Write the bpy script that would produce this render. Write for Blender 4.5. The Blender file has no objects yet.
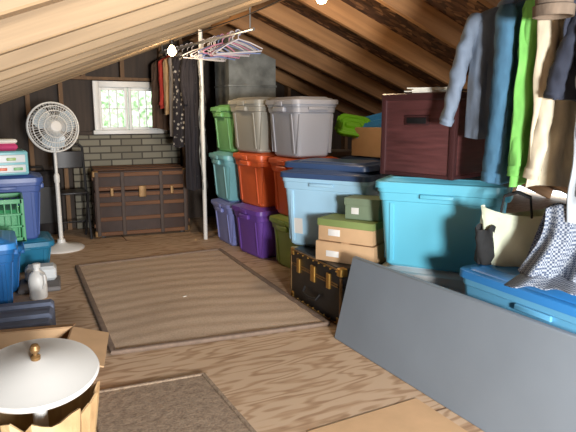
import bpy, math, random
from mathutils import Vector, Matrix
random.seed(7)
rad=math.radians
def s2l(c): return c/12.92 if c<=0.04045 else ((c+0.055)/1.055)**2.4
def rgb(r,g,b,k=1.0): return (s2l(r/255)*k,s2l(g/255)*k,s2l(b/255)*k,1)
# ---------------------------------------------------------------- materials
def newmat(name):
    m=bpy.data.materials.new(name); m.use_nodes=True
    nt=m.node_tree; b=nt.nodes['Principled BSDF']
    return m,nt,b
def coords(nt,scale,rot=(0,0,0)):
    tc=nt.nodes.new('ShaderNodeTexCoord'); mp=nt.nodes.new('ShaderNodeMapping')
    mp.inputs['Scale'].default_value=scale; mp.inputs['Rotation'].default_value=rot
    nt.links.new(tc.outputs['Object'],mp.inputs['Vector']); return mp.outputs['Vector']
def ramp(nt,fac,stops):
    r=nt.nodes.new('ShaderNodeValToRGB'); e=r.color_ramp.elements
    e[0].position,e[0].color=stops[0]; e[1].position,e[1].color=stops[-1]
    for p,c in stops[1:-1]:
        n=e.new(p); n.color=c
    nt.links.new(fac,r.inputs['Fac']); return r.outputs['Color']
def sc(c,k): return (min(c[0]*k,1),min(c[1]*k,1),min(c[2]*k,1),1)
def addbump(nt,b,h,strength,dist=0.01):
    bp=nt.nodes.new('ShaderNodeBump'); bp.inputs['Strength'].default_value=strength; bp.inputs['Distance'].default_value=dist
    nt.links.new(h,bp.inputs['Height']); nt.links.new(bp.outputs['Normal'],b.inputs['Normal'])
def M(name,col,rough=.5,var=.08,scale=6,stretch=(1,1,1),bump=0,metal=0,detail=4,rot=(0,0,0)):
    m,nt,b=newmat(name)
    v=coords(nt,tuple(scale*s for s in stretch),rot)
    n=nt.nodes.new('ShaderNodeTexNoise'); n.inputs['Scale'].default_value=1; n.inputs['Detail'].default_value=detail
    nt.links.new(v,n.inputs['Vector'])
    c=ramp(nt,n.outputs['Fac'],[(.3,sc(col,1-var)),(.7,sc(col,1+var))])
    nt.links.new(c,b.inputs['Base Color']); b.inputs['Roughness'].default_value=rough; b.inputs['Metallic'].default_value=metal
    if bump: addbump(nt,b,n.outputs['Fac'],bump)
    return m
def plastic(name,col,rough=.38): return M(name,col,rough,.04,3)
def cloth(name,col,var=.18): return M(name,col,.9,var,18,(1,1,.5),bump=.7)
def wood(name,c1,c2,grain=(1.2,26,26),rough=.7):
    m,nt,b=newmat(name); v=coords(nt,grain)
    n=nt.nodes.new('ShaderNodeTexNoise'); n.inputs['Scale'].default_value=1; n.inputs['Detail'].default_value=6; n.inputs['Distortion'].default_value=.6
    nt.links.new(v,n.inputs['Vector'])
    v2=coords(nt,(.5,2.3,.5)); n2=nt.nodes.new('ShaderNodeTexNoise'); n2.inputs['Scale'].default_value=1
    nt.links.new(v2,n2.inputs['Vector'])
    mx=nt.nodes.new('ShaderNodeMath'); mx.operation='ADD'; nt.links.new(n.outputs['Fac'],mx.inputs[0]); nt.links.new(n2.outputs['Fac'],mx.inputs[1])
    ml=nt.nodes.new('ShaderNodeMath'); ml.operation='MULTIPLY'; nt.links.new(mx.outputs[0],ml.inputs[0]); ml.inputs[1].default_value=.5
    nt.links.new(ramp(nt,ml.outputs[0],[(.32,c1),(.62,c2)]),b.inputs['Base Color']); b.inputs['Roughness'].default_value=rough
    addbump(nt,b,n.outputs['Fac'],.3,.005); return m

WOODR=wood('rafter_pine',rgb(104,72,44),rgb(168,124,80))
WOODL=wood('rafter_pine_pale',rgb(100,82,60),rgb(156,132,100))
WOODD=wood('dark_board',rgb(34,27,22),rgb(70,56,45),(20,20,1.5))
WOODS=wood('stud_wood',rgb(84,62,42),rgb(130,98,66),(20,20,1.5))
def osb(name,k):
    m,nt,b=newmat(name); v=coords(nt,(16,34,16),(0,0,.5))
    vo=nt.nodes.new('ShaderNodeTexVoronoi'); vo.inputs['Scale'].default_value=1; nt.links.new(v,vo.inputs['Vector'])
    sp=nt.nodes.new('ShaderNodeSeparateColor'); nt.links.new(vo.outputs['Color'],sp.inputs[0])
    nt.links.new(ramp(nt,sp.outputs[0],[(0,rgb(48,32,24,k)),(.5,rgb(80,54,38,k)),(.85,rgb(104,74,52,k)),(1,rgb(150,112,78,k))]),b.inputs['Base Color'])
    b.inputs['Roughness'].default_value=.8; addbump(nt,b,sp.outputs[1],.3); return m
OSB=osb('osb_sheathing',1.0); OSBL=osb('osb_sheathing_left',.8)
def plywood(name='plywood_floor',seams=True):
    m,nt,b=newmat(name)
    v=coords(nt,(1,1,1))
    nz=nt.nodes.new('ShaderNodeTexNoise'); nz.inputs['Scale'].default_value=1.6; nz.inputs['Detail'].default_value=3
    mp=nt.nodes.new('ShaderNodeMapping'); mp.inputs['Scale'].default_value=(.6,2.6,1); nt.links.new(v,mp.inputs['Vector']); nt.links.new(mp.outputs[0],nz.inputs['Vector'])
    w=nt.nodes.new('ShaderNodeMath'); w.operation='MULTIPLY'; nt.links.new(nz.outputs['Fac'],w.inputs[0]); w.inputs[1].default_value=44*math.pi/1.6
    sn=nt.nodes.new('ShaderNodeMath'); sn.operation='SINE'; nt.links.new(w.outputs[0],sn.inputs[0])
    f=nt.nodes.new('ShaderNodeMath'); f.operation='MULTIPLY_ADD'; nt.links.new(sn.outputs[0],f.inputs[0]); f.inputs[1].default_value=.38; f.inputs[2].default_value=.5
    fine=nt.nodes.new('ShaderNodeTexNoise'); fine.inputs['Scale'].default_value=1; fine.inputs['Detail'].default_value=5
    mp2=nt.nodes.new('ShaderNodeMapping'); mp2.inputs['Scale'].default_value=(4,60,1); nt.links.new(v,mp2.inputs['Vector']); nt.links.new(mp2.outputs[0],fine.inputs['Vector'])
    a=nt.nodes.new('ShaderNodeMath'); a.operation='MULTIPLY_ADD'; nt.links.new(fine.outputs['Fac'],a.inputs[0]); a.inputs[1].default_value=.9; nt.links.new(f.outputs[0],a.inputs[2])
    col=ramp(nt,a.outputs[0],[(.38,rgb(152,120,92)),(.72,rgb(186,156,126)),(1.1,rgb(202,176,148))])
    br=nt.nodes.new('ShaderNodeTexBrick'); br.inputs['Scale'].default_value=1; br.inputs['Brick Width'].default_value=2.44; br.inputs['Row Height'].default_value=1.22
    br.inputs['Mortar Size'].default_value=.005 if seams else 0; br.inputs['Mortar Smooth'].default_value=0; br.inputs['Color1'].default_value=(1,1,1,1); br.inputs['Color2'].default_value=(.9,.88,.86,1); br.inputs['Mortar'].default_value=(.25,.18,.14,1)
    mp3=nt.nodes.new('ShaderNodeMapping'); mp3.inputs['Location'].default_value=(.3,-.35,0); nt.links.new(v,mp3.inputs['Vector']); nt.links.new(mp3.outputs[0],br.inputs['Vector'])
    mix=nt.nodes.new('ShaderNodeMix'); mix.data_type='RGBA'; mix.blend_type='MULTIPLY'; mix.inputs[0].default_value=1
    nt.links.new(col,mix.inputs[6]); nt.links.new(br.outputs['Color'],mix.inputs[7])
    nt.links.new(mix.outputs[2],b.inputs['Base Color']); b.inputs['Roughness'].default_value=.6
    addbump(nt,b,fine.outputs['Fac'],.15,.003); return m
PLY=plywood()
def brick(name,c1,c2,mo):
    m,nt,b=newmat(name); v=coords(nt,(1,1,1),(rad(90),0,0))
    br=nt.nodes.new('ShaderNodeTexBrick'); br.inputs['Scale'].default_value=1; br.inputs['Brick Width'].default_value=.21; br.inputs['Row Height'].default_value=.07; br.inputs['Mortar Size'].default_value=.008
    br.inputs['Color1'].default_value=c1; br.inputs['Color2'].default_value=c2; br.inputs['Mortar'].default_value=mo
    nt.links.new(v,br.inputs['Vector']); nt.links.new(br.outputs['Color'],b.inputs['Base Color']); b.inputs['Roughness'].default_value=.85
    addbump(nt,b,br.outputs['Fac'],-.6,.01); return m
WBRICK=brick('whitewashed_brick',rgb(146,142,126),rgb(120,116,102),rgb(78,74,66))
def rugmat(name,c1,c2,sy,sx):
    m,nt,b=newmat(name); v=coords(nt,(sx,sy,1))
    n=nt.nodes.new('ShaderNodeTexNoise'); n.inputs['Scale'].default_value=1; n.inputs['Detail'].default_value=3; nt.links.new(v,n.inputs['Vector'])
    v2=coords(nt,(110,110,110)); n2=nt.nodes.new('ShaderNodeTexNoise'); n2.inputs['Scale'].default_value=1; nt.links.new(v2,n2.inputs['Vector'])
    a=nt.nodes.new('ShaderNodeMath'); a.operation='ADD'; nt.links.new(n.outputs['Fac'],a.inputs[0]); nt.links.new(n2.outputs['Fac'],a.inputs[1])
    h=nt.nodes.new('ShaderNodeMath'); h.operation='MULTIPLY'; h.inputs[1].default_value=.5; nt.links.new(a.outputs[0],h.inputs[0])
    nt.links.new(ramp(nt,h.outputs[0],[(.32,c1),(.62,c2)]),b.inputs['Base Color']); b.inputs['Roughness'].default_value=.95
    addbump(nt,b,h.outputs[0],.5,.008); return m
RUG=rugmat('rug_pile',rgb(176,154,132),rgb(204,182,158),5,1.5)
RUGE=M('rug_binding',rgb(130,112,98),.9,.15,30)
RUG2=rugmat('mat_pile',rgb(122,104,88),rgb(166,146,124),30,30)
WHITE=M('white_paint',rgb(204,204,200),.5,.03,5)
WPL=plastic('white_plastic',rgb(226,226,222))
STEEL=M('steel_wire',rgb(200,200,200),.3,.05,8,metal=.8)
BRASS=M('brass',rgb(190,150,80),.35,.1,20,metal=.9)
ABRASS=M('aged_brass',rgb(130,100,62),.45,.2,20,metal=.5)
BLACK=M('black_lacquer',rgb(20,20,22),.45,.2,10)
DGREY=M('dark_metal',rgb(40,40,42),.4,.1,10)
CARD=M('cardboard',rgb(204,168,128),.85,.07,(9))
CARDD=M('cardboard_inside',rgb(160,124,90),.85,.07,9)
def hx(n,r,g,b,ro=.38): return plastic(n,rgb(r,g,b),ro)
P=dict(purple=hx('purple_plastic',116,76,174),orange=hx('orange_plastic',224,104,56),olive=hx('olive_green_plastic',150,182,98),
 grey=hx('silver_grey_plastic',154,156,164),taupe=hx('taupe_plastic',154,152,142),green=hx('green_plastic',112,174,108),aqua=hx('aqua_plastic',124,188,196),
 peri=hx('periwinkle_plastic',132,142,204),lblue=hx('light_blue_plastic',170,214,240),navy=hx('navy_plastic',58,80,118),teal=hx('teal_plastic',104,194,220),
 milk=hx('milky_plastic',214,220,222),blue=hx('blue_plastic',56,140,214),blue2=hx('sky_blue_plastic',110,184,224),dteal=hx('dark_teal_plastic',40,122,158),
 dblue=hx('cobalt_plastic',66,92,156),cgreen=hx('crate_green_plastic',70,156,104),lime=hx('lime_plastic',120,210,40),dkb=hx('deep_blue_plastic',30,104,170))
# ---------------------------------------------------------------- mesh builder
class MB:
    def __init__(s): s.v=[];s.f=[];s.m=[];s.mats=[];s.T=Matrix.Identity(4)
    def mi(s,mat):
        if mat not in s.mats: s.mats.append(mat)
        return s.mats.index(mat)
    def add(s,vs,fs,mat):
        o=len(s.v); i=s.mi(mat)
        for p in vs: s.v.append(tuple(s.T@Vector(p)))
        for f in fs: s.f.append([o+k for k in f]); s.m.append(i)
    def loft(s,rings,mat,c0=True,c1=True,closed=True):
        n=len(rings[0]); vs=[p for r in rings for p in r]; fs=[]
        for a in range(len(rings)-1):
            for k in range(n if closed else n-1):
                k2=(k+1)%n; fs.append([a*n+k,a*n+k2,(a+1)*n+k2,(a+1)*n+k])
        if c0: fs.append(list(range(n))[::-1])
        if c1: fs.append([(len(rings)-1)*n+k for k in range(n)])
        s.add(vs,fs,mat)
    def rr(s,w,d,r,z,cx=0,cy=0,n=4):
        r=min(r,w/2-1e-4,d/2-1e-4); out=[]
        for q,(sx,sy) in enumerate([(1,1),(-1,1),(-1,-1),(1,-1)]):
            for k in range(n+1):
                a=rad(90*q+90*k/n); out.append((cx+sx*(w/2-r)+r*math.cos(a),cy+sy*(d/2-r)+r*math.sin(a),z))
        return out
    def box(s,cx,cy,z0,w,d,h,mat,b=.004,r=None):
        b=min(b,h/3,w/3,d/3); r=b if r is None else r
        s.loft([s.rr(w-2*b,d-2*b,max(r-b,.0005),z0,cx,cy,2),s.rr(w,d,r,z0+b,cx,cy,2),s.rr(w,d,r,z0+h-b,cx,cy,2),s.rr(w-2*b,d-2*b,max(r-b,.0005),z0+h,cx,cy,2)],mat)
    def tube(s,pts,r,mat,n=8,closed=False,caps=True,flat=1,wr=None):
        pts=[Vector(p) for p in pts]; N=len(pts); rings=[]; up=None
        for i in range(N):
            if closed: t=(pts[(i+1)%N]-pts[i-1])
            else: t=pts[min(i+1,N-1)]-pts[max(i-1,0)]
            t.normalize()
            if up is None:
                up=Vector((0,0,1)) if abs(t.z)<.9 else Vector((1,0,0))
            a=t.cross(up)
            if a.length<1e-5: a=t.cross(Vector((0,1,0)))
            a.normalize(); bb=a.cross(t); bb.normalize(); up=bb
            ri=r[i] if isinstance(r,(list,tuple)) else r
            rg=[]
            for k in range(n):
                q=2*math.pi*k/n; rq=ri*(wr(i,q) if wr else 1)
                rg.append(tuple(pts[i]+a*rq*math.cos(q)+bb*rq*flat*math.sin(q)))
            rings.append(rg)
        if closed: rings.append(rings[0]); caps=False
        s.loft(rings,mat,caps,caps)
    def lathe(s,prof,mat,n=32,cx=0,cy=0,flute=0,amp=0):
        rings=[]
        for r,z in prof: rings.append([(cx+(r+amp*r*math.cos(flute*2*math.pi*k/n))*math.cos(2*math.pi*k/n),cy+(r+amp*r*math.cos(flute*2*math.pi*k/n))*math.sin(2*math.pi*k/n),z) for k in range(n)])
        s.loft(rings,mat)
    def prism(s,poly,y0,y1,mat):
        n=len(poly); vs=[(x,y0,z) for x,z in poly]+[(x,y1,z) for x,z in poly]
        fs=[list(range(n)),[n+k for k in range(n)][::-1]]+[[k,n+k,n+(k+1)%n,(k+1)%n] for k in range(n)]
        s.add(vs,fs,mat)
    def sheet(s,fn,nu,nv,mat,th=0):
        vs=[fn(u/nu,v/nv) for v in range(nv+1) for u in range(nu+1)]
        fs=[[v*(nu+1)+u,v*(nu+1)+u+1,(v+1)*(nu+1)+u+1,(v+1)*(nu+1)+u] for v in range(nv) for u in range(nu)]
        s.add(vs,fs,mat)
    def obj(s,name,loc=(0,0,0),rz=0,rot=None,sharp=35):
        me=bpy.data.meshes.new(name); me.from_pydata(s.v,[],s.f)
        for m in s.mats: me.materials.append(m)
        me.polygons.foreach_set('material_index',s.m)
        me.polygons.foreach_set('use_smooth',[True]*len(s.f)); me.update()
        import bmesh
        bm=bmesh.new(); bm.from_mesh(me); bmesh.ops.recalc_face_normals(bm,faces=bm.faces); bm.to_mesh(me); bm.free()
        try: me.set_sharp_from_angle(angle=rad(sharp))
        except Exception: pass
        o=bpy.data.objects.new(name,me); bpy.context.scene.collection.objects.link(o)
        o.location=loc; o.rotation_euler=rot if rot else (0,0,rad(rz)); return o
# ---------------------------------------------------------------- shell
XR,ZR,SL=1.75,1.95,.39; A=math.atan(SL); YF=6.1; YB=-2.6
def zr(x): return ZR-SL*abs(x-XR)
mb=MB(); mb.box(1.75,(YF+YB)/2,-.05,10.6,YF-YB+.2,.05,PLY,.001); mb.obj('floor')
L=5.0/math.cos(A)+.02
def roof(sign,nm,ph,sp):
    raf=MB(); dk=MB(); mat=WOODR if sign>0 else WOODL
    y=YF-.12-ph
    while y>YB:
        raf.box(sign*(L/2+.02),y,0,L-.02,.042,.14,mat,.003); y-=sp
    o=raf.obj('rafters_'+nm,(XR,0,ZR),rot=(0,sign*A,0))
    dk.box(sign*L/2,(YF+YB)/2,.14,L+.1,YF-YB+.4,.02,OSB if sign>0 else OSBL,.001)
    dk.obj('ceiling_'+nm,(XR,0,ZR),rot=(0,sign*A,0))
roof(1,'right',.0,.61); roof(-1,'left',.0,.47)
mb=MB(); mb.box(0,0,0,YF-YB-.1,.035,.17,WOODR,.003); mb.obj('trim_ridge_board',(XR,(YF+YB)/2,ZR-.03),90)
wx0,wx1,wz0,wz1=.86,1.45,1.0,1.43
e=.16
mb=MB()
mb.prism([(-3.4,0),(wx0,0),(wx0,zr(wx0)+e),(-3.4,.1)],YF,YF+.08,WOODD)
mb.prism([(wx1,0),(6.9,0),(6.9,.1),(XR,ZR+e),(wx1,zr(wx1)+e)],YF,YF+.08,WOODD)
mb.prism([(wx0,0),(wx1,0),(wx1,wz0),(wx0,wz0)],YF,YF+.08,WOODD)
mb.prism([(wx0,wz1),(wx1,wz1),(wx1,zr(wx1)+e),(wx0,zr(wx0)+e)],YF,YF+.08,WOODD)
mb.obj('wall_far')
mb=MB(); mb.prism([(-3.4,0),(6.9,0),(6.9,.1),(XR,ZR+e),(-3.4,.1)],YB-.08,YB,WOODD); mb.obj('wall_near')
mb=MB(); mb.box(1.12,YF-.05,0,1.10,.1,.95,WBRICK,.002); mb.obj('wall_far_brick')
mb=MB()
for x in (-.6,-.2,.2,.50,1.72,2.15,2.6,3.0,3.4,3.8):
    z0=.0 if x<.56 or x>1.7 else .951
    mb.prism([(x-.02,z0),(x+.02,z0),(x+.02,zr(x+.02)+.1),(x-.02,zr(x-.02)+.1)],YF-.09,YF,WOODS)
mb.prism([(.57,.955),(1.70,.955),(1.70,.985),(.57,.985)],YF-.09,YF,WOODD)
mb.prism([(.52,1.5),(1.70,1.5),(1.70,1.53),(.52,1.53)],YF-.09,YF,WOODS)
for x in (.72,1.1,1.5): mb.prism([(x-.02,1.53),(x+.02,1.53),(x+.02,zr(x+.02)+.1),(x-.02,zr(x-.02)+.1)],YF-.09,YF,WOODS)
mb.obj('trim_gable_studs')
mb=MB()
def bar(x0,x1,z0,z1,y0,y1,mat=WPL): mb.box((x0+x1)/2,(y0+y1)/2,z0,x1-x0,y1-y0,z1-z0,mat,.003)
bar(.80,.86,.996,1.49,YF-.1,YF-.02); bar(1.45,1.51,.996,1.49,YF-.1,YF-.02)
bar(.86,1.45,1.43,1.49,YF-.1,YF-.02); bar(.78,1.53,.96,1.0,YF-.14,YF-.0)
for (a,b_) in ((.86,1.15),(1.16,1.45)):
    bar(a,a+.03,1.0,1.43,YF-.03,YF+.02); bar(b_-.03,b_,1.0,1.43,YF-.03,YF+.02)
    bar(a+.03,b_-.03,1.0,1.03,YF-.03,YF+.02); bar(a+.03,b_-.03,1.4,1.43,YF-.03,YF+.02)
    for k in (1,2):
        x=a+.03+(b_-a-.06)*k/3; bar(x-.006,x+.006,1.03,1.4,YF-.02,YF+.01)
    bar(a+.03,b_-.03,1.21,1.222,YF-.02,YF+.01)
mb.obj('window_1')
LEAF,nt,b=newmat('foliage'); v=coords(nt,(14,14,14)); n=nt.nodes.new('ShaderNodeTexNoise'); n.inputs['Scale'].default_value=1; n.inputs['Detail'].default_value=6
nt.links.new(v,n.inputs['Vector']); nt.links.new(ramp(nt,n.outputs['Fac'],[(.35,rgb(110,146,90)),(.5,rgb(190,220,165)),(.6,rgb(240,250,230))]),b.inputs['Base Color'])
mb=MB()
for i in range(26):
    cx=random.uniform(-1,5.5);cz=random.uniform(-.5,1.9);cy=random.uniform(10,12);r=random.uniform(.5,.9)
    rings=[]
    for a in range(1,9):
        th=math.pi*a/9
        rings.append([(cx+r*(1+.12*math.sin(5*k+i+a*3))*math.sin(th)*math.cos(2*math.pi*k/14),cy+r*math.sin(th)*math.sin(2*math.pi*k/14),cz+r*math.cos(th)) for k in range(14)])
    mb.loft(rings,LEAF)
mb.obj('tree_foliage')
# ---------------------------------------------------------------- rugs
def rug(name,c,mat,edge,th=.012,bw=.03,amp=.001):
    c=[Vector((x,y,0)) for x,y in c]; ctr=sum(c,Vector())/4
    def P_(u,v): return c[0]*(1-u)*(1-v)+c[1]*u*(1-v)+c[2]*u*v+c[3]*(1-u)*v-ctr
    mb=MB()
    def fn(u,v):
        p=P_(u,v); return (p.x,p.y,th+amp*math.sin(v*75+3*math.sin(u*4))+amp*1.5*math.sin(u*9+v*5))
    mb.sheet(fn,30,110,mat)
    N=40; path=[]
    for k in range(N): path.append(P_(k/N,0))
    for k in range(N): path.append(P_(1,k/N))
    for k in range(N): path.append(P_(1-k/N,1))
    for k in range(N): path.append(P_(0,1-k/N))
    mb.tube([(p.x,p.y,.012) for p in path],bw*.5,edge,8,closed=True,flat=.75)
    return mb.obj(name,tuple(ctr))
rug('area_rug',[(.40,4.43),(1.56,4.47),(1.51,2.55),(.38,2.68)],RUG,RUGE,bw=.035,amp=.0014)
rug('floor_mat',[(.22,2.3),(.70,2.26),(.74,1.2),(.22,1.2)],RUG2,RUG2,bw=.02,amp=.0002)
mb=MB(); mb.box(0,0,0,.52,1.0,.005,CARD,.001); mb.obj('cardboard_sheet',(1.18,1.17,.0),2)
PAPER0=M('paper_scrap',rgb(230,228,220))
mb=MB(); mb.box(0,0,0,.025,.012,.004,PAPER0,.001); mb.obj('paper_scrap',(.93,3.35,.0155),20)
# ---------------------------------------------------------------- totes
def tote(x,y,z,rz,w,d,h,body,lid=None,name='storage_tote',ribs=True,label=None):
    lid=lid or body; mb=MB(); R=.05; tp=.05
    hb=h-.035
    def ring(z,i,r=R): return mb.rr(w-2*i,d-2*i,max(r-i*.3,.01),z,n=4)
    ins=lambda zz: tp-(tp-.014)*zz/hb
    rings=[ring(0,tp+.012),ring(.012,tp),ring(hb*.80,ins(hb*.8)),ring(hb*.80+.004,ins(hb*.8)-.008),ring(hb*.9,ins(hb*.9)-.008),ring(hb*.9+.004,.004),ring(hb,.002)]
    mb.loft(rings,body,True,True)
    mb.loft([ring(hb-.018,-.002),ring(hb-.018,-.008),ring(hb+.012,-.006),ring(hb+.016,0),ring(hb+.016,.02),ring(hb+.024,.03),ring(h-.008,.05),ring(h,.06)],lid,False,True)
    if ribs:
        zt=hb*.78
        def rib(cx,cy,nx,ny,ww):
            b0=ins(.03);b1=ins(zt)
            tx,ty=-ny,nx
            def pt(zz,i,s_,out): 
                ex=(w/2-i) if nx else 0; ey=(d/2-i) if ny else 0
                return (nx*(ex+out)+tx*(cx+s_*ww/2),ny*(ey+out)+ty*(cx+s_*ww/2),zz)
            vs=[pt(.03,b0,-1,-.004),pt(.03,b0,1,-.004),pt(.03,b0,.8,.006),pt(.03,b0,-.8,.006),pt(zt,b1,-1,-.004),pt(zt,b1,1,-.004),pt(zt,b1,.8,.006),pt(zt,b1,-.8,.006)]
            mb.add(vs,[[0,1,2,3],[4,5,6,7],[0,1,5,4],[1,2,6,5],[2,3,7,6],[3,0,4,7]],body)
        for k in (-.36,.36):
            rib(k*w,0,0,1,.022); rib(k*w,0,0,-1,.022)
        for k in (-.3,.3):
            rib(k*d,0,1,0,.022); rib(k*d,0,-1,0,.022)
    for sgn in (-1,1):
        mb.box(sgn*(w/2-.002),0,hb*.9-.035,.032,.15,.04,body,.008)
        mb.box(sgn*(w/2+.006),0,hb-.03,.012,.1,.035,lid,.004)
        mb.box(0,sgn*(d/2-.0),hb*.9-.02,.16,.014,.022,body,.004)
    if label:
        lx,lz,lw,lh=label; i0=ins(lz);i1=ins(lz+lh)
        vs=[(lx-lw/2,-(d/2-i0)-.003,lz),(lx+lw/2,-(d/2-i0)-.003,lz),(lx+lw/2,-(d/2-i1)-.003,lz+lh),(lx-lw/2,-(d/2-i1)-.003,lz+lh)]
        mb.add(vs,[[0,1,2,3]],WPL)
    return mb.obj(name,(x,y,z),rz)
tote(1.88,4.75,0,2,.44,.44,.40,P['peri']); tote(1.87,4.76,.40,0,.44,.44,.43,P['aqua']); tote(1.885,4.75,.83,3,.42,.43,.41,P['green'])
tote(1.92,4.25,0,7,.46,.47,.42,P['purple']); tote(1.93,4.25,.42,6,.45,.46,.44,P['orange']); tote(1.90,4.24,.86,9,.46,.46,.43,P['taupe'])
tote(2.00,3.72,0,4,.42,.44,.40,P['olive']); tote(2.0,3.73,.40,3,.42,.44,.45,P['orange']); tote(1.955,3.72,.85,5,.38,.44,.43,P['grey'])
tote(2.62,3.62,0,4,.5,.45,.42,P['navy']); tote(2.62,3.62,.42,2,.5,.45,.42,P['navy'])
tote(2.60,4.3,0,4,.5,.5,.42,P['blue']); tote(2.6,4.3,.42,0,.5,.5,.42,P['grey'])
def footlocker():
    w,d,h=.60,.40,.33; mb=MB()
    mb.box(0,0,0,w,d,h*.68,BLACK,.006); mb.box(0,0,h*.69,w,d,h*.31,BLACK,.006)
    for sx in (-1,1):
        for sy in (-1,1):
            for z0 in (0,h-.05):
                mb.box(sx*(w/2-.02),sy*(d/2-.02),z0-.0+(.001 if z0 else 0),.046,.046,.05,BRASS,.006)
            mb.box(sx*(w/2-.004),sy*(d/2-.004),.05,.014,.014,h-.1,ABRASS,.003)
    for sy in (-1,1):
        mb.box(0,sy*d/2,h*.66,w-.06,.006,.008,ABRASS,.001); mb.box(0,sy*d/2,h*.70,w-.06,.006,.008,ABRASS,.001)
        for z in (.004,h-.016): mb.box(0,sy*d/2,z,w-.09,.008,.01,ABRASS,.002)
    for x in (-.18,.18):
        mb.box(x,-d/2-.006,h*.58,.035,.016,.09,BRASS,.003)
    mb.box(0,-d/2-.006,h*.55,.05,.014,.10,BRASS,.004)
    for k in range(9):
        x=-.26+.065*k
        for z in (.02,h-.02): mb.box(x,-d/2-.004,z-.004,.008,.012,.008,BRASS,.002)
    mb.tube([(-.09,-d/2-.01,.13),(-.08,-d/2-.03,.10),(0,-d/2-.034,.09),(.08,-d/2-.03,.10),(.09,-d/2-.01,.13)],.008,BLACK)
    return mb.obj('black_footlocker_trunk',(1.755,2.79,0),-90)
footlocker()
tote(1.84,3.03,.331,-57,.60,.40,.49,P['lblue'],P['navy'],label=(-.18,.08,.07,.1))
def lid_only(x,y,z,rot,w,d,mat,name='plastic_lid'):
    mb=MB(); rr=lambda z,i:mb.rr(w-2*i,d-2*i,.05,z)
    mb.loft([rr(0,.006),rr(0,0),rr(.03,.002),rr(.036,.008),rr(.036,.025),rr(.028,.032),rr(.028,.06),rr(.042,.075)],mat)
    mb.box(w/2-.02,0,.012,.05,.12,.02,mat,.005); mb.box(-w/2+.02,0,.012,.05,.12,.02,mat,.005)
    return mb.obj(name,(x,y,z),rot=tuple(rad(a) for a in rot))
lid_only(1.90,3.08,.822,(0,0,-62),.62,.42,P['navy'])
def shoebox(x,y,z,rz,w,d,h,c1,c2,lidh=.035,name='cardboard_box'):
    mb=MB(); mb.box(0,0,0,w,d,h-.003,c1,.002); 
    if lidh: mb.box(0,0,h-lidh,w+.01,d+.01,lidh,c2,.002)
    else:
        mb.box(0,0,h-.003,.05,d-.01,.004,c2,.001)
    mb.box(-w*.2,-d/2-.001,h*.25,w*.22,.003,h*.3,WPL,.0005)
    return mb.obj(name,(x,y,z),rz)
GB=M('sage_green_card',rgb(124,142,116),.7,.06,6); GB2=M('olive_card',rgb(128,146,86),.7,.06,6)
shoebox(1.715,2.64,.331,-58,.36,.19,.115,CARD,CARD,0)
shoebox(1.725,2.645,.447,-60,.34,.19,.125,CARD,GB2,.04,'shoe_box')
shoebox(1.80,2.62,.573,-55,.20,.15,.12,GB,GB,.04,'green_gift_box')
tote(2.02,2.22,0,-52,.58,.46,.385,P['milk'])
tote(2.005,2.21,.386,-52,.62,.46,.46,P['teal'])
MAR=M('maroon_woodgrain',rgb(86,50,50),.45,.3,5,(1,1,10),bump=.1)
MARE=M('maroon_edge',rgb(64,36,37),.4,.1,8)
def filecrate():
    w,d,h=.36,.42,.41; mb=MB()
    mb.box(0,0,0,w-.012,d-.012,h-.01,MAR,.004)
    for sx in (-1,1):
        for sy in (-1,1): mb.box(sx*(w/2-.012),sy*(d/2-.012),0,.03,.03,h-.02,MARE,.004)
    mb.box(0,0,h-.035,w+.008,d+.008,.035,MARE,.006); mb.box(0,0,0,w,d,.02,MARE,.003)
    mb.box(-w/2+.003,0,h*.62,.012,.14,.05,MARE,.004); mb.box(-w/2-.002,0,h*.64,.012,.11,.03,BLACK,.003)
    mb.box(0,-d/2+.003,h*.62,.14,.012,.05,MARE,.004); mb.box(0,-d/2-.002,h*.64,.11,.012,.03,BLACK,.003)
    return mb.obj('maroon_storage_chest',(1.97,2.26,.847),17)
filecrate()
PAPER=M('paper',rgb(232,230,218),.8,.04,8)
mb=MB()
for k in range(5): 
    mb.T=Matrix.Rotation(random.uniform(-.25,.25),4,'Z'); mb.box(random.uniform(-.03,.03),random.uniform(-.03,.03),k*.005,.29,.22,.005,PAPER,.0005)
mb.T=Matrix.Identity(4); mb.obj('paper_stack',(1.96,2.25,1.258),30)
shoebox(2.62,3.55,.843,10,.42,.36,.22,CARD,CARDD,0)
lid_only(2.40,3.70,1.06,(60,10,-40),.26,.18,P['lime'],'lime_tray')
lid_only(2.52,3.60,1.06,(52,-14,-50),.30,.20,P['blue'])
DUCT=M('galvanised_metal',rgb(128,132,130),.5,.35,9,bump=.2,metal=.2)
mb=MB(); 
xa,xb=1.93,2.42
mb.prism([(xa,0),(xb,0),(xb,zr(xb)-.0),(xa,zr(xa))],5.15,5.55,DUCT)
for z in (.5,1.0,1.42): mb.box((xa+xb)/2,5.35,z,xb-xa+.02,.42,.02,DUCT,.004)
mb.obj('metal_flue_duct')
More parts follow.
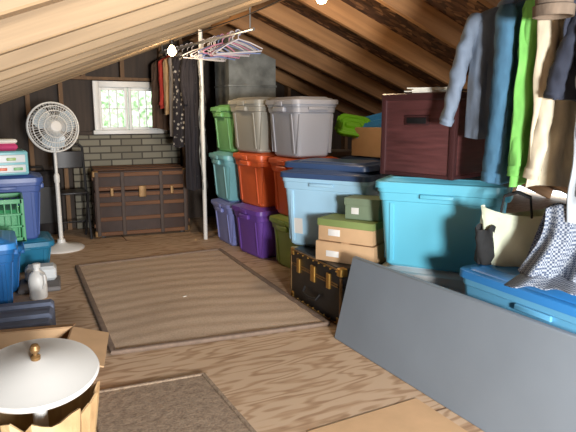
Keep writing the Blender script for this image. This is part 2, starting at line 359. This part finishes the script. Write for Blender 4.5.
# ---------------------------------------------------------------- steamer trunk
TL=M('trunk_leather',rgb(58,40,32),.6,.3,8,bump=.2); TW=wood('trunk_slat',rgb(78,50,32),rgb(116,78,50),(3,30,30)); TI=M('trunk_iron',rgb(66,50,40),.6,.2,12)
def steamer():
    w,d,h=.88,.5,.64; mb=MB()
    mb.box(0,0,.02,w,d,h*.66,TL,.008); mb.box(0,0,.02+h*.67,w,d,h*.33-.02,TL,.012)
    for z in (.04,.18,.32,.41,.47,.60): mb.box(0,-d/2-.006,z-.018,w-.02,.016,.036,TW,.004)
    for y in (-.18,0,.18): mb.box(0,y,h-.01,w-.02,.04,.018,TW,.004)
    for x in (-w/2+.03,-.18,.18,w/2-.03): mb.box(x,-d/2-.012,.02,.035,.014,h-.03,TI,.003)
    for sx in (-1,1):
        for z in (.01,h-.06): mb.box(sx*(w/2-.02),-d/2+.02,z,.06,.07,.06,ABRASS,.008)
        mb.box(sx*(w/2+.004),0,.3,.02,.2,.03,TL,.005)
        for z in (.1,.55): mb.box(sx*(w/2+.004),0,z,.014,d-.02,.035,TW,.003)
    mb.box(0,-d/2-.02,.38,.07,.02,.11,ABRASS,.005)
    for x in (-.28,.28): mb.box(x,-d/2-.02,.40,.03,.02,.08,ABRASS,.004)
    for x in (-.38,.38):
        for y in (-.2,.2): mb.box(x,y,0,.05,.05,.02,BLACK,.003)
    return mb.obj('steamer_trunk',(1.14,5.65,0),-5)
steamer()
mb=MB(); mb.box(0,0,0,.42,.2,.62,cloth('dark_suitcase_cloth',rgb(44,40,40)),.03); mb.box(0,-.102,.12,.34,.012,.36,BLACK,.006); mb.tube([(-.07,0,.62),(-.06,0,.66),(.06,0,.66),(.07,0,.62)],.01,BLACK)
mb.obj('dark_suitcase',(.22,5.89,0),3)
# ---------------------------------------------------------------- fan
BLADE=M('fan_blade',rgb(175,188,196),.3,.03)
def fan():
    mb=MB()
    mb.lathe([(.0005,0),(.185,0),(.19,.012),(.17,.028),(.06,.045),(.035,.06),(.03,.09),(.0005,.09)],WPL,36)
    mb.tube([(0,0,.08),(0,0,.62)],.018,WPL,12); mb.tube([(0,0,.6),(0,0,.96)],.013,WPL,12)
    mb.lathe([(.021,.58),(.024,.6),(.024,.64),(.018,.66)],WPL,16)
    mb.box(0,.0,.84,.075,.06,.11,WPL,.015)
    T=Matrix.Translation((0,0,1.05))@Matrix.Rotation(rad(-6),4,'X')
    mb.T=T@Matrix.Rotation(rad(90),4,'X')
    mb.lathe([(.0005,-.14),(.04,-.135),(.06,-.11),(.062,-.04),(.045,-.02),(.0005,-.02)],WPL,24)
    mb.lathe([(.0005,.01),(.035,.012),(.03,.045),(.012,.055),(.0005,.056)],WPL,20)
    for k in range(3):
        a0=2*math.pi*k/3+.4
        def fn(u,v):
            r=.03+.15*u; wdt=(.35+.5*math.sin(math.pi*min(u*.8+.15,1)))
            a=a0+(v-.5)*wdt*1.9; return (r*math.cos(a),r*math.sin(a),.03+(v-.5)*.05)
        mb.sheet(fn,8,8,BLADE)
    R0=.205
    for zz,rr in ((.0,R0),(.012,R0),(.075,.09),(.07,.135),(.055,.175),(-.035,.175),(-.05,.1)):
        mb.tube([(rr*math.cos(2*math.pi*k/40),rr*math.sin(2*math.pi*k/40),zz) for k in range(40)],.004 if rr<R0 else .008,WPL,6,closed=True)
    for k in range(48):
        a=2*math.pi*k/48; c,s_=math.cos(a),math.sin(a)
        mb.tube([(c*.035,s_*.035,.085),(c*.10,s_*.10,.078),(c*.165,s_*.165,.058),(c*.2,s_*.2,.025),(R0*c,R0*s_,.006)],.0024,WPL,4)
        if k%2==0: mb.tube([(c*.05,s_*.05,-.055),(c*.12,s_*.12,-.05),(c*.18,s_*.18,-.03),(R0*c,R0*s_,0)],.0022,WPL,4)
    mb.lathe([(.0005,.082),(.042,.082),(.042,.09),(.0005,.094)],WPL,20)
    mb.T=Matrix.Identity(4)
    return mb.obj('pedestal_fan',(.35,5.15,0),12)
fan()
mb=MB()
for sx in (-.13,.13):
    mb.tube([(sx,-.12,0),(sx,.0,.42),(sx,.08,.85),(sx*.8,.09,.88)],.012,DGREY); mb.tube([(sx*.95,.12,0),(sx*.95,-.12,.44)],.012,DGREY)
mb.box(0,-.0,.43,.27,.25,.025,DGREY,.01,.05); mb.tube([(-.10,.09,.88),(.10,.09,.88)],.012,DGREY)
mb.box(0,.07,.66,.27,.02,.16,DGREY,.008)
mb.tube([(-.13,.10,.14),(.13,.10,.14)],.009,DGREY)
mb.obj('folding_chair',(.50,5.56,0),4)
# ---------------------------------------------------------------- left stack
tote(.0,4.62,0,3,.48,.42,.25,P['dteal']); tote(-.05,4.60,.25,0,.5,.42,.48,P['dblue'])
mb=MB()
mb.box(0,0,0,.34,.3,.17,P['aqua'],.01); mb.box(0,-.155,.02,.30,.012,.055,P['milk'],.004); mb.box(0,-.155,.09,.30,.012,.055,P['milk'],.004)
for x,z,c in ((-.06,.045,P['purple']),(.06,.115,P['olive']),(0,.045,P['orange']),(.1,.045,P['green'])): mb.box(x,-.163,z-.01,.06,.008,.02,c,.003)
mb.obj('drawer_organizer',(-.06,4.55,.731),4)
PINK=M('pink_cloth',rgb(190,60,110),.8,.2,12)
mb=MB(); mb.box(0,0,0,.22,.2,.05,PINK,.02); mb.box(.02,.0,.05,.18,.18,.03,PAPER,.015); mb.obj('folded_cloth_pile',(-.06,4.55,.902),8)
def crate(x,y,z,rz,w,d,h,mat,name='plastic_milk_crate'):
    mb=MB(); mb.box(0,0,0,w,d,.012,mat,.002)
    for sx in (-1,1):
        for sy in (-1,1): mb.box(sx*(w/2-.012),sy*(d/2-.012),0,.024,.024,h,mat,.003)
    for z0,hh in ((0,.03),(h*.34,.014),(h*.62,.014),(h-.03,.03)):
        for sy in (-1,1): mb.box(0,sy*(d/2-.006),z0,w-.02,.012,hh,mat,.002)
        for sx in (-1,1): mb.box(sx*(w/2-.006),0,z0,.012,d-.02,hh,mat,.002)
    for k in range(1,9):
        for sy in (-1,1): mb.box(-w/2+w*k/9,sy*(d/2-.006),.01,.008,.009,h-.02,mat,.001)
        for sx in (-1,1): mb.box(sx*(w/2-.006),-d/2+d*k/9,.01,.009,.008,h-.02,mat,.001)
    mb.box(0,0,.012,w-.05,d-.05,h*.7,P['cgreen'],.02)
    return mb.obj(name,(x,y,z),rz)
tote(-.22,4.12,0,0,.5,.42,.34,P['dkb'])
crate(-.11,4.12,.341,0,.34,.34,.28,P['cgreen'])
tote(-.25,3.45,0,0,.48,.4,.50,P['dkb'],P['blue'])
mb=MB(); mb.box(0,0,0,.26,.30,.03,M('grey_mat',rgb(120,118,118),.9,.15),.008); mb.box(.01,.08,.03,.2,.14,.1,P['milk'],.02); mb.obj('folded_grey_mat',(.12,4.04,0),-4)
mb=MB(); mb.lathe([(.0005,0),(.05,0),(.055,.01),(.055,.13),(.045,.16),(.02,.18),(.018,.2),(.024,.2),(.024,.225),(.0005,.228)],WPL,24)
mb.tube([(.04,0,.165),(.075,0,.16),(.08,0,.11),(.052,0,.07)],.008,WPL); mb.obj('white_plastic_jug',(.10,3.79,.0),-60)
BG=M('blue_grey_canvas',rgb(104,114,136),.8,.15,12)
mb=MB(); 
for k in range(4): mb.box(0,-.135+.09*k,.0+.012*(k%2),.46,.085,.17,BG,.015)
mb.obj('folded_camp_mattress',(-.09,3.0,0),-6)
def openbox(x,y,z,rz,w,d,h):
    mb=MB(); t=.006
    mb.box(0,0,0,w,d,t,CARDD,.001)
    for sx in (-1,1): mb.box(sx*(w/2-t/2),0,0,t,d,h,CARD,.001)
    for sy in (-1,1): mb.box(0,sy*(d/2-t/2),0,w-2*t,t,h,CARD,.001)
    for k,(ax,L_,W_,px,py,ang) in enumerate((('y',.16,d,w/2,0,16),('y',.17,d,-w/2,0,-30),('x',.12,w,0,d/2,-14),('x',.14,w,0,-d/2,30))):
        s_=1 if (px>0 or py>0) else -1
        T=Matrix.Translation((px,py,h))@Matrix.Rotation(rad(ang),4,'Y' if ax=='y' else 'X')
        mb.T=T
        if ax=='y': mb.box(s_*L_/2,0,-t/2,L_,W_,t,CARD,.001)
        else: mb.box(0,s_*L_/2,-t/2,W_,L_,t,CARD,.001)
    mb.T=Matrix.Identity(4)
    mb.box(-.04,0,.01,w*.6,d*.7,h*.5,BG,.03)
    return mb.obj('open_cardboard_box',(x,y,z),rz)
openbox(-.05,2.42,0,-12,.42,.36,.22)
# ---------------------------------------------------------------- pedestal table with crumpled paper wrap
CREAM,nt,b=newmat('crumpled_kraft_paper'); v=coords(nt,(9,9,4)); n=nt.nodes.new('ShaderNodeTexNoise'); n.inputs['Scale'].default_value=1; n.inputs['Detail'].default_value=6; nt.links.new(v,n.inputs['Vector'])
nt.links.new(ramp(nt,n.outputs['Fac'],[(.3,rgb(140,108,72)),(.55,rgb(190,162,118)),(.75,rgb(212,190,150))]),b.inputs['Base Color']); b.inputs['Roughness'].default_value=.7; addbump(nt,b,n.outputs['Fac'],.8,.02)
mb=MB()
N=40; prng=random.Random(3); fold=[prng.uniform(-1,1) for _ in range(N)]; fold2=[prng.uniform(-1,1) for _ in range(N)]
rings=[]
for r,z,am in ((.10,0,.02),(.135,.06,.05),(.14,.2,.07),(.13,.3,.08),(.138,.38,.08),(.142,.42,.09)):
    t=z/.42
    rings.append([(r*(1+am*(fold[k]*(1-t)+fold2[k]*t))*math.cos(2*math.pi*k/N),r*(1+am*(fold[k]*(1-t)+fold2[k]*t))*math.sin(2*math.pi*k/N),z+(.02*fold2[k] if z>.4 else 0)) for k in range(N)])
inner=[[(p[0]*.95,p[1]*.95,max(p[2]-.001,.004)) for p in r] for r in rings[::-1]]
mb.loft(rings+inner,CREAM)
mb.tube([(0,0,.0),(0,0,.52)],.018,WPL,16)
mb.T=Matrix.Translation((0,0,.5))@Matrix.Rotation(rad(11),4,'X')@Matrix.Translation((0,0,-.5))
mb.lathe([(.0005,.484),(.130,.483),(.150,.488),(.154,.496),(.150,.503),(.132,.506),(.08,.522),(.02,.536),(.0005,.538)],WHITE,64)
mb.lathe([(.012,.532),(.012,.545),(.005,.55),(.005,.555),(.011,.56),(.013,.568),(.009,.578),(.0005,.581)],ABRASS,16)
mb.T=Matrix.Identity(4)
mb.obj('round_pedestal_table',(.02,1.50,0),sharp=25)
# ---------------------------------------------------------------- grey board & right tote
BOARD=M('grey_painted_board',rgb(132,144,156),.55,.06,3)
mb=MB()
Bv=[(1.45,2.38,.0),(1.52,.6,.0),(1.60,.6,.455),(1.55,2.37,.43)]; th=Vector((.02,0,.004))
c0=Vector((1.5,1.5,0)); Bv=[Vector(p)-c0 for p in Bv]
vs=[tuple(p) for p in Bv]+[tuple(p+th) for p in Bv]
mb.add(vs,[[0,1,2,3],[7,6,5,4],[0,1,5,4],[1,2,6,5],[2,3,7,6],[3,0,4,7]],BOARD)
o=mb.obj('grey_leaning_board',tuple(c0)); bv=o.modifiers.new('b','BEVEL'); bv.width=.004; bv.segments=2
tote(1.89,1.34,0,90,.78,.47,.54,P['blue2'],P['blue'])
# ---------------------------------------------------------------- garments
HW=plastic('hanger_white',rgb(225,220,222)); HP=plastic('hanger_pink',rgb(225,150,180)); HB=plastic('hanger_blue',rgb(130,150,200))
BUT=plastic('button',rgb(60,58,56))
def hanger(mb,mat,w=.2):
    mb.tube([(0.0,0,.0),(w*.5,0,-.035),(w,0,-.085),(w*.96,0,-.10),(-w*.96,0,-.10),(-w,0,-.085),(-w*.5,0,-.035)],.005,mat,6,closed=True)
    mb.tube([(0,0,0),(0,0,.03)]+[(.02*math.sin(t),0,.05-.02*math.cos(t)) for t in (0.3,1.0,1.7,2.4,3.1,3.8,4.4)],.003,mat,6)
def garment(mb,mat,w=.21,l=.75,dp=.05,sl=.55,slx=.06,ph=0,flare=1.05,sleeve=True,sr=.055,swing=0,slxl=None,seg=0,collar=True,folds=6):
    n=64; rings=[]; NT=26
    for j in range(NT+1):
        t=(j/NT)**1.3
        z=-.02-l*t
        sh=min(1,t/.11); hw=w*(.30+.70*math.sin(sh*math.pi/2)**.8)*(1+(flare-1)*t)
        d_=dp*(.45+.55*min(t*5,1)); am=.05+.38*min(t*1.6,1)
        ring=[]
        for k in range(n):
            a=2*math.pi*k/n; c,s_=math.cos(a),math.sin(a)
            xx=hw*c
            fo=math.sin(folds*c*2.2+ph+1.3*t+.8*math.sin(3*t+ph))*am*dp + .25*dp*am*math.sin(folds*5*c+ph*3+5*t)
            crease=.006*math.sin(22*t+6*c+ph)*(1 if seg==0 else 0)
            puff=(.010*abs(math.sin(l*t/.07*math.pi)) if seg else 0)
            ring.append((xx,(d_+puff)*s_+fo+crease,z+.010*math.sin(4*c+ph)*t))
        rings.append(ring)
    mb.loft(rings,mat,True,True)
    if collar:
        pts=[(w*.33*math.cos(a),.045*math.sin(a)-.008,-.025-.012*math.sin(a)) for a in [2*math.pi*k/20 for k in range(20)]]
        mb.tube(pts,.016,mat,8,closed=True)
        pl=[]
        for j in range(0,NT+1,2):
            r=rings[j]; p=r[3*n//4]; pl.append((p[0]+.004,p[1]-.004,p[2]))
        mb.tube(pl,.007,mat,6)
        for p in pl[2::2]: mb.box(p[0],p[1]-.007,p[2]-.005,.010,.006,.010,BUT,.002)
    if sleeve:
        for sx in (-1,1):
            ex=slxl if (sx<0 and slxl is not None) else slx
            pts=[];rs=[]; K=34
            for k in range(K+1):
                t=k/K; pts.append((sx*(w*.80+ex*t+.018*math.sin(3*t+ph)),swing*t+.02*math.sin(4*t+ph*2),-.065-sl*t-(.0 if k else -.01)))
                wr_=.11*abs(math.sin(k*math.pi/4)) if seg else 0
                rs.append(sr*(1-.22*t)*(.92+wr_)*(0.75 if k==0 else 1))
            def wr(i,q,ph=ph,sx=sx):
                if seg: return 1+.04*math.sin(3*q+i*.5)
                return 1+.11*math.sin(2*q+i*.55+ph)*math.sin(i*.37+ph)+.07*math.sin(3*q-i*.8+ph)+.05*math.sin(i*1.5+q+ph)
            mb.tube(pts,rs,mat,20,flat=.72,wr=wr)
            mb.tube(pts[-3:-1],[rs[-3]*1.07]*2,mat,20,flat=.75)
def hang(name,mats,x,y,z,rz=0,**kw):
    mb=MB(); hanger(mb,kw.pop('hm',HW),kw.get('w',.21)*.9); garment(mb,mats,**kw); return mb.obj(name,(x,y,z),rz,sharp=70)
mb=MB(); mb.tube([(0,-.75,0),(0,.55,0)],.012,STEEL,10)
for y in (-.7,.5):
    mb.tube([(0,y,0),(0,y,.18)],.006,STEEL,6)
mb.obj('closet_rod',(1.98,1.3,1.68))
rz_=1.635
C_=lambda n,r,g,b: cloth(n,rgb(r,g,b))
def rodhang(name,mat,y,**kw): return hang(name,mat,1.98,y,rz_,**kw)
rodhang('denim_jacket',C_('grey_blue_denim',112,126,144),1.82,rz=-38,w=.165,l=.56,dp=.04,sl=.46,slx=.03,slxl=.14,sr=.056,ph=1)
rodhang('blue_puffer_jacket',C_('blue_puffer_cloth',68,112,142),1.67,rz=-22,w=.175,l=.74,dp=.035,sl=.70,slx=.04,slxl=.05,sr=.055,ph=2,seg=1)
rodhang('lime_sweatshirt',C_('lime_cloth',128,206,104),1.56,rz=-14,w=.19,l=.74,dp=.028,sl=.66,slx=.02,slxl=.04,sr=.042,ph=3)
rodhang('beige_jacket',C_('beige_cloth',214,204,180),1.46,rz=-16,w=.205,l=.74,dp=.03,sl=.66,slx=.02,sr=.048,ph=4)
rodhang('navy_coat',C_('navy_cloth',50,56,72),1.35,rz=-14,w=.215,l=.42,dp=.035,sl=.36,slx=.03,sr=.050,ph=5)
rodhang('pale_grey_shirt',C_('pale_grey_cloth',160,170,178),1.23,rz=-14,w=.235,l=.84,dp=.035,sl=.72,slx=.02,sr=.052,ph=.5)
rodhang('blue_shirt',C_('blue_shirt_cloth',80,102,130),1.10,w=.23,l=.6,dp=.035,sl=.5,slx=.02,sr=.05,ph=1.5)
mb=MB(); mb.lathe([(.0005,.0),(.03,.0),(.055,-.03),(.062,-.07),(.06,-.10),(.068,-.105),(.066,-.14),(.058,-.14),(.0005,-.08)],cloth('taupe_knit',rgb(112,98,84),.3),24)
mb.tube([(0,0,0),(0,0,.07)],.003,DGREY,6)
mb.obj('knit_hat',(1.70,1.39,1.62))
WB=M('pale_green_bag',rgb(216,226,202),.6,.06,8); BB=cloth('black_bag_cloth',rgb(34,36,38))
def bag(mb,mat,cx,cy,w,d,h,ph,top=.7,cr=.02,flare=.0):
    n=28; rings=[]
    for t in (0,.05,.25,.5,.75,1.0):
        r=[]
        for k in range(n):
            a=2*math.pi*k/n; c,s_=math.cos(a),math.sin(a)
            q=(abs(c)**4+abs(s_)**4)**-.25
            dd=d*(1-(1-top)*t); ww=w*(1+flare*t)*(.92 if t==0 else 1)
            r.append((cx+q*c*ww/2+cr*math.sin(3*a+ph+4*t),cy+q*s_*dd/2+cr*math.sin(5*a+ph*2+6*t),h*t+cr*math.sin(2*a+ph)*t*1.5))
        rings.append(r)
    inn=[[(cx+(p[0]-cx)*.94,cy+(p[1]-cy)*.9,p[2]+.003) for p in r] for r in rings[::-1]]
    mb.loft(rings+inn,mat)
mb=MB(); bag(mb,WB,0.0,0,.24,.12,.22,1,.6,.012,.08); bag(mb,BB,-.10,-.035,.07,.08,.15,2.5,.6,.008); 
for sy in (-.03,.03): mb.tube([(-.05,sy,.20),(-.04,sy,.28),(.01,sy,.30),(.06,sy,.28),(.07,sy,.20)],.005,BB,6)
mb.obj('shopping_bag',(1.84,1.62,.542),-50,sharp=60)
GING,nt,b=newmat('gingham_cloth'); v=coords(nt,(1,1,1))
ch=nt.nodes.new('ShaderNodeTexChecker'); ch.inputs['Scale'].default_value=130; ch.inputs['Color1'].default_value=rgb(150,158,168); ch.inputs['Color2'].default_value=rgb(66,78,100)
nt.links.new(v,ch.inputs['Vector']); nt.links.new(ch.outputs['Color'],b.inputs['Base Color']); b.inputs['Roughness'].default_value=.9
mb=MB()
def gf(u,v):
    x=(u-.5)*.36; f=.022*math.sin(u*17+v*3)+.012*math.sin(u*31+2*v)
    if v<.65:
        t=v/.65; return (x*(.62+.38*t)+.02*math.sin(t*4),-.02-.07*t+f*(.3+t),.27-.24*t+.02*math.sin(u*7)*(1-t))
    t=(v-.65)/.35; return (x*(1+.25*t),-.09-.10*t+f,.03-.016*t+.010*abs(math.sin(u*11)))
mb.sheet(gf,48,40,GING)
def gb(u,v):
    x=(u-.5)*.36; return (x*(.62+.38*v),.02+.08*v+.015*math.sin(u*15+v*2),.27-.26*v+.02*math.sin(u*7)*(1-v))
mb.sheet(gb,48,20,GING)
o=mb.obj('gingham_shirt',(1.81,1.30,.546),-52,sharp=70)
so=o.modifiers.new('s','SOLIDIFY'); so.thickness=.003
# ---------------------------------------------------------------- far clothes rod
def RX(y): return 1.70-(y-4.0)*.12
mb=MB(); mb.tube([(RX(4.0),4.0,1.78),(RX(5.9),5.9,1.78)],.012,STEEL,10); mb.tube([(1.60,4.97,0),(1.60,4.97,zr(1.6)-.0)],.019,WPL,12)
for y in (4.05,5.85): mb.tube([(RX(y),y,1.78),(RX(y),y,zr(RX(y))+.02)],.006,STEEL,6)
mb.obj('clothes_rod_with_post')
mb=MB(); 
for q in range(2):
    pts=[]
    for k in range(40):
        z=1.62-.03*k; a=.6*math.sin(k*.2+q)+q*2.6+3.4; r=.028+.006*math.sin(k*.5+q)
        pts.append((r*math.cos(a),r*math.sin(a),z))
    mb.tube(pts,[.005+.003*math.sin(k*1.7+q) for k in range(40)],(DUCT,BLACK)[q],6)
mb.obj('bead_garland',(1.60,4.97,.02))
dk=C_('black_print_cloth',40,38,44)
pr,nt,b=newmat('black_white_print'); v=coords(nt,(26,26,26)); vo=nt.nodes.new('ShaderNodeTexVoronoi'); vo.inputs['Scale'].default_value=1
nt.links.new(v,vo.inputs['Vector']); nt.links.new(ramp(nt,vo.outputs['Distance'],[(.25,rgb(160,156,150)),(.38,rgb(34,32,38))]),b.inputs['Base Color']); b.inputs['Roughness'].default_value=.9
fg=[('black_coat',dk,5.12,1.25,1.0,.09),('black_dress',pr,5.22,.85,1.25,.13),('grey_dress',C_('grey_cloth',130,126,124),5.34,.75,1.1,.13),('beige_blouse',C_('tan_cloth',180,150,112),5.46,.55,1.0,.14),('red_shirt',C_('red_cloth',170,54,44),5.6,.5,1.0,.14),('brown_coat',C_('brown_cloth',78,60,48),5.75,.7,1.1,.15)]
for i,(nm,mt,y,l,fl,w_) in enumerate(fg): hang(nm,mt,RX(y)-.0,y,1.73,rz=random.uniform(-12,12),w=w_,l=l,dp=.035,sl=.42,slx=.01,sr=.034,ph=i,flare=fl)
mb=MB()
for k in range(15):
    y=-.35+k*.047
    mb.T=Matrix.Translation((-.12*y+random.uniform(-.02,.02),y,0))@Matrix.Rotation(random.uniform(-.5,.5),4,'Z')@Matrix.Rotation(random.uniform(-.12,.12),4,'Y')
    hanger(mb,random.choice([HW,HW,HW,HP,HB]),.18)
mb.T=Matrix.Identity(4); mb.obj('clothes_hangers',(RX(4.55),4.55,1.73))
# ---------------------------------------------------------------- bulbs & cord
BULB,nt,b=newmat('bulb_glow'); b.inputs['Emission Color'].default_value=(1,.72,.4,1); b.inputs['Emission Strength'].default_value=30; b.inputs['Base Color'].default_value=(1,.9,.7,1)
def bulb(x,y,z,pw):
    mb=MB(); mb.lathe([(.0005,-.05),(.022,-.044),(.034,-.02),(.030,.004),(.015,.028),(.012,.035)],BULB,16); mb.lathe([(.016,.032),(.018,.07),(.0005,.072)],BLACK,12)
    mb.obj('light_bulb',(x,y,z))
    l=bpy.data.lights.new('bulb_lamp','POINT'); l.energy=pw; l.color=(1,.74,.46); l.shadow_soft_size=.06
    o=bpy.data.objects.new('bulb_lamp',l); o.location=(x,y,z-.10); bpy.context.scene.collection.objects.link(o)
bulb(1.24,4.6,1.67,13); bulb(1.68,2.95,1.83,15)
mb=MB(); mb.tube([(1.24,4.6,1.74),(1.45,4.3,1.805),(1.64,4.0,1.87),(1.68,2.95,1.903),(1.66,1.5,1.89)],.004,BLACK,6); mb.obj('electrical_cord')
# ---------------------------------------------------------------- lights
def area(name,loc,tgt,size,pw,col):
    l=bpy.data.lights.new(name,'AREA'); l.energy=pw; l.color=col; l.size=size; l.shape='DISK'
    o=bpy.data.objects.new(name,l); o.location=loc; d=Vector(tgt)-Vector(loc); o.rotation_euler=d.to_track_quat('-Z','Y').to_euler(); bpy.context.scene.collection.objects.link(o)
area('camera_flash',(.4,-1.5,.95),(1.8,4,.45),.45,200,(1,.98,.96))
area('rear_fill',(1.4,-1.9,1.2),(1.9,3.5,.4),1.1,105,(.97,.98,1))  # added fill lamp behind the camera, out of view, no actual fixture
w=bpy.data.worlds.new('World'); bpy.context.scene.world=w; w.use_nodes=True
bg=w.node_tree.nodes['Background']; bg.inputs['Color'].default_value=(.88,.95,1,1); bg.inputs['Strength'].default_value=2.8
# ---------------------------------------------------------------- camera
cam=bpy.data.cameras.new('Camera'); cam.lens=35; cam.sensor_width=36; cam.clip_start=.02
co=bpy.data.objects.new('Camera',cam); co.location=(0,0,1.15); co.rotation_euler=(rad(90-10.2),0,rad(-26.4)); bpy.context.scene.collection.objects.link(co)
bpy.context.scene.camera=co
try:
    bpy.context.scene.view_settings.view_transform='Standard'; bpy.context.scene.view_settings.look='None'
except Exception: pass
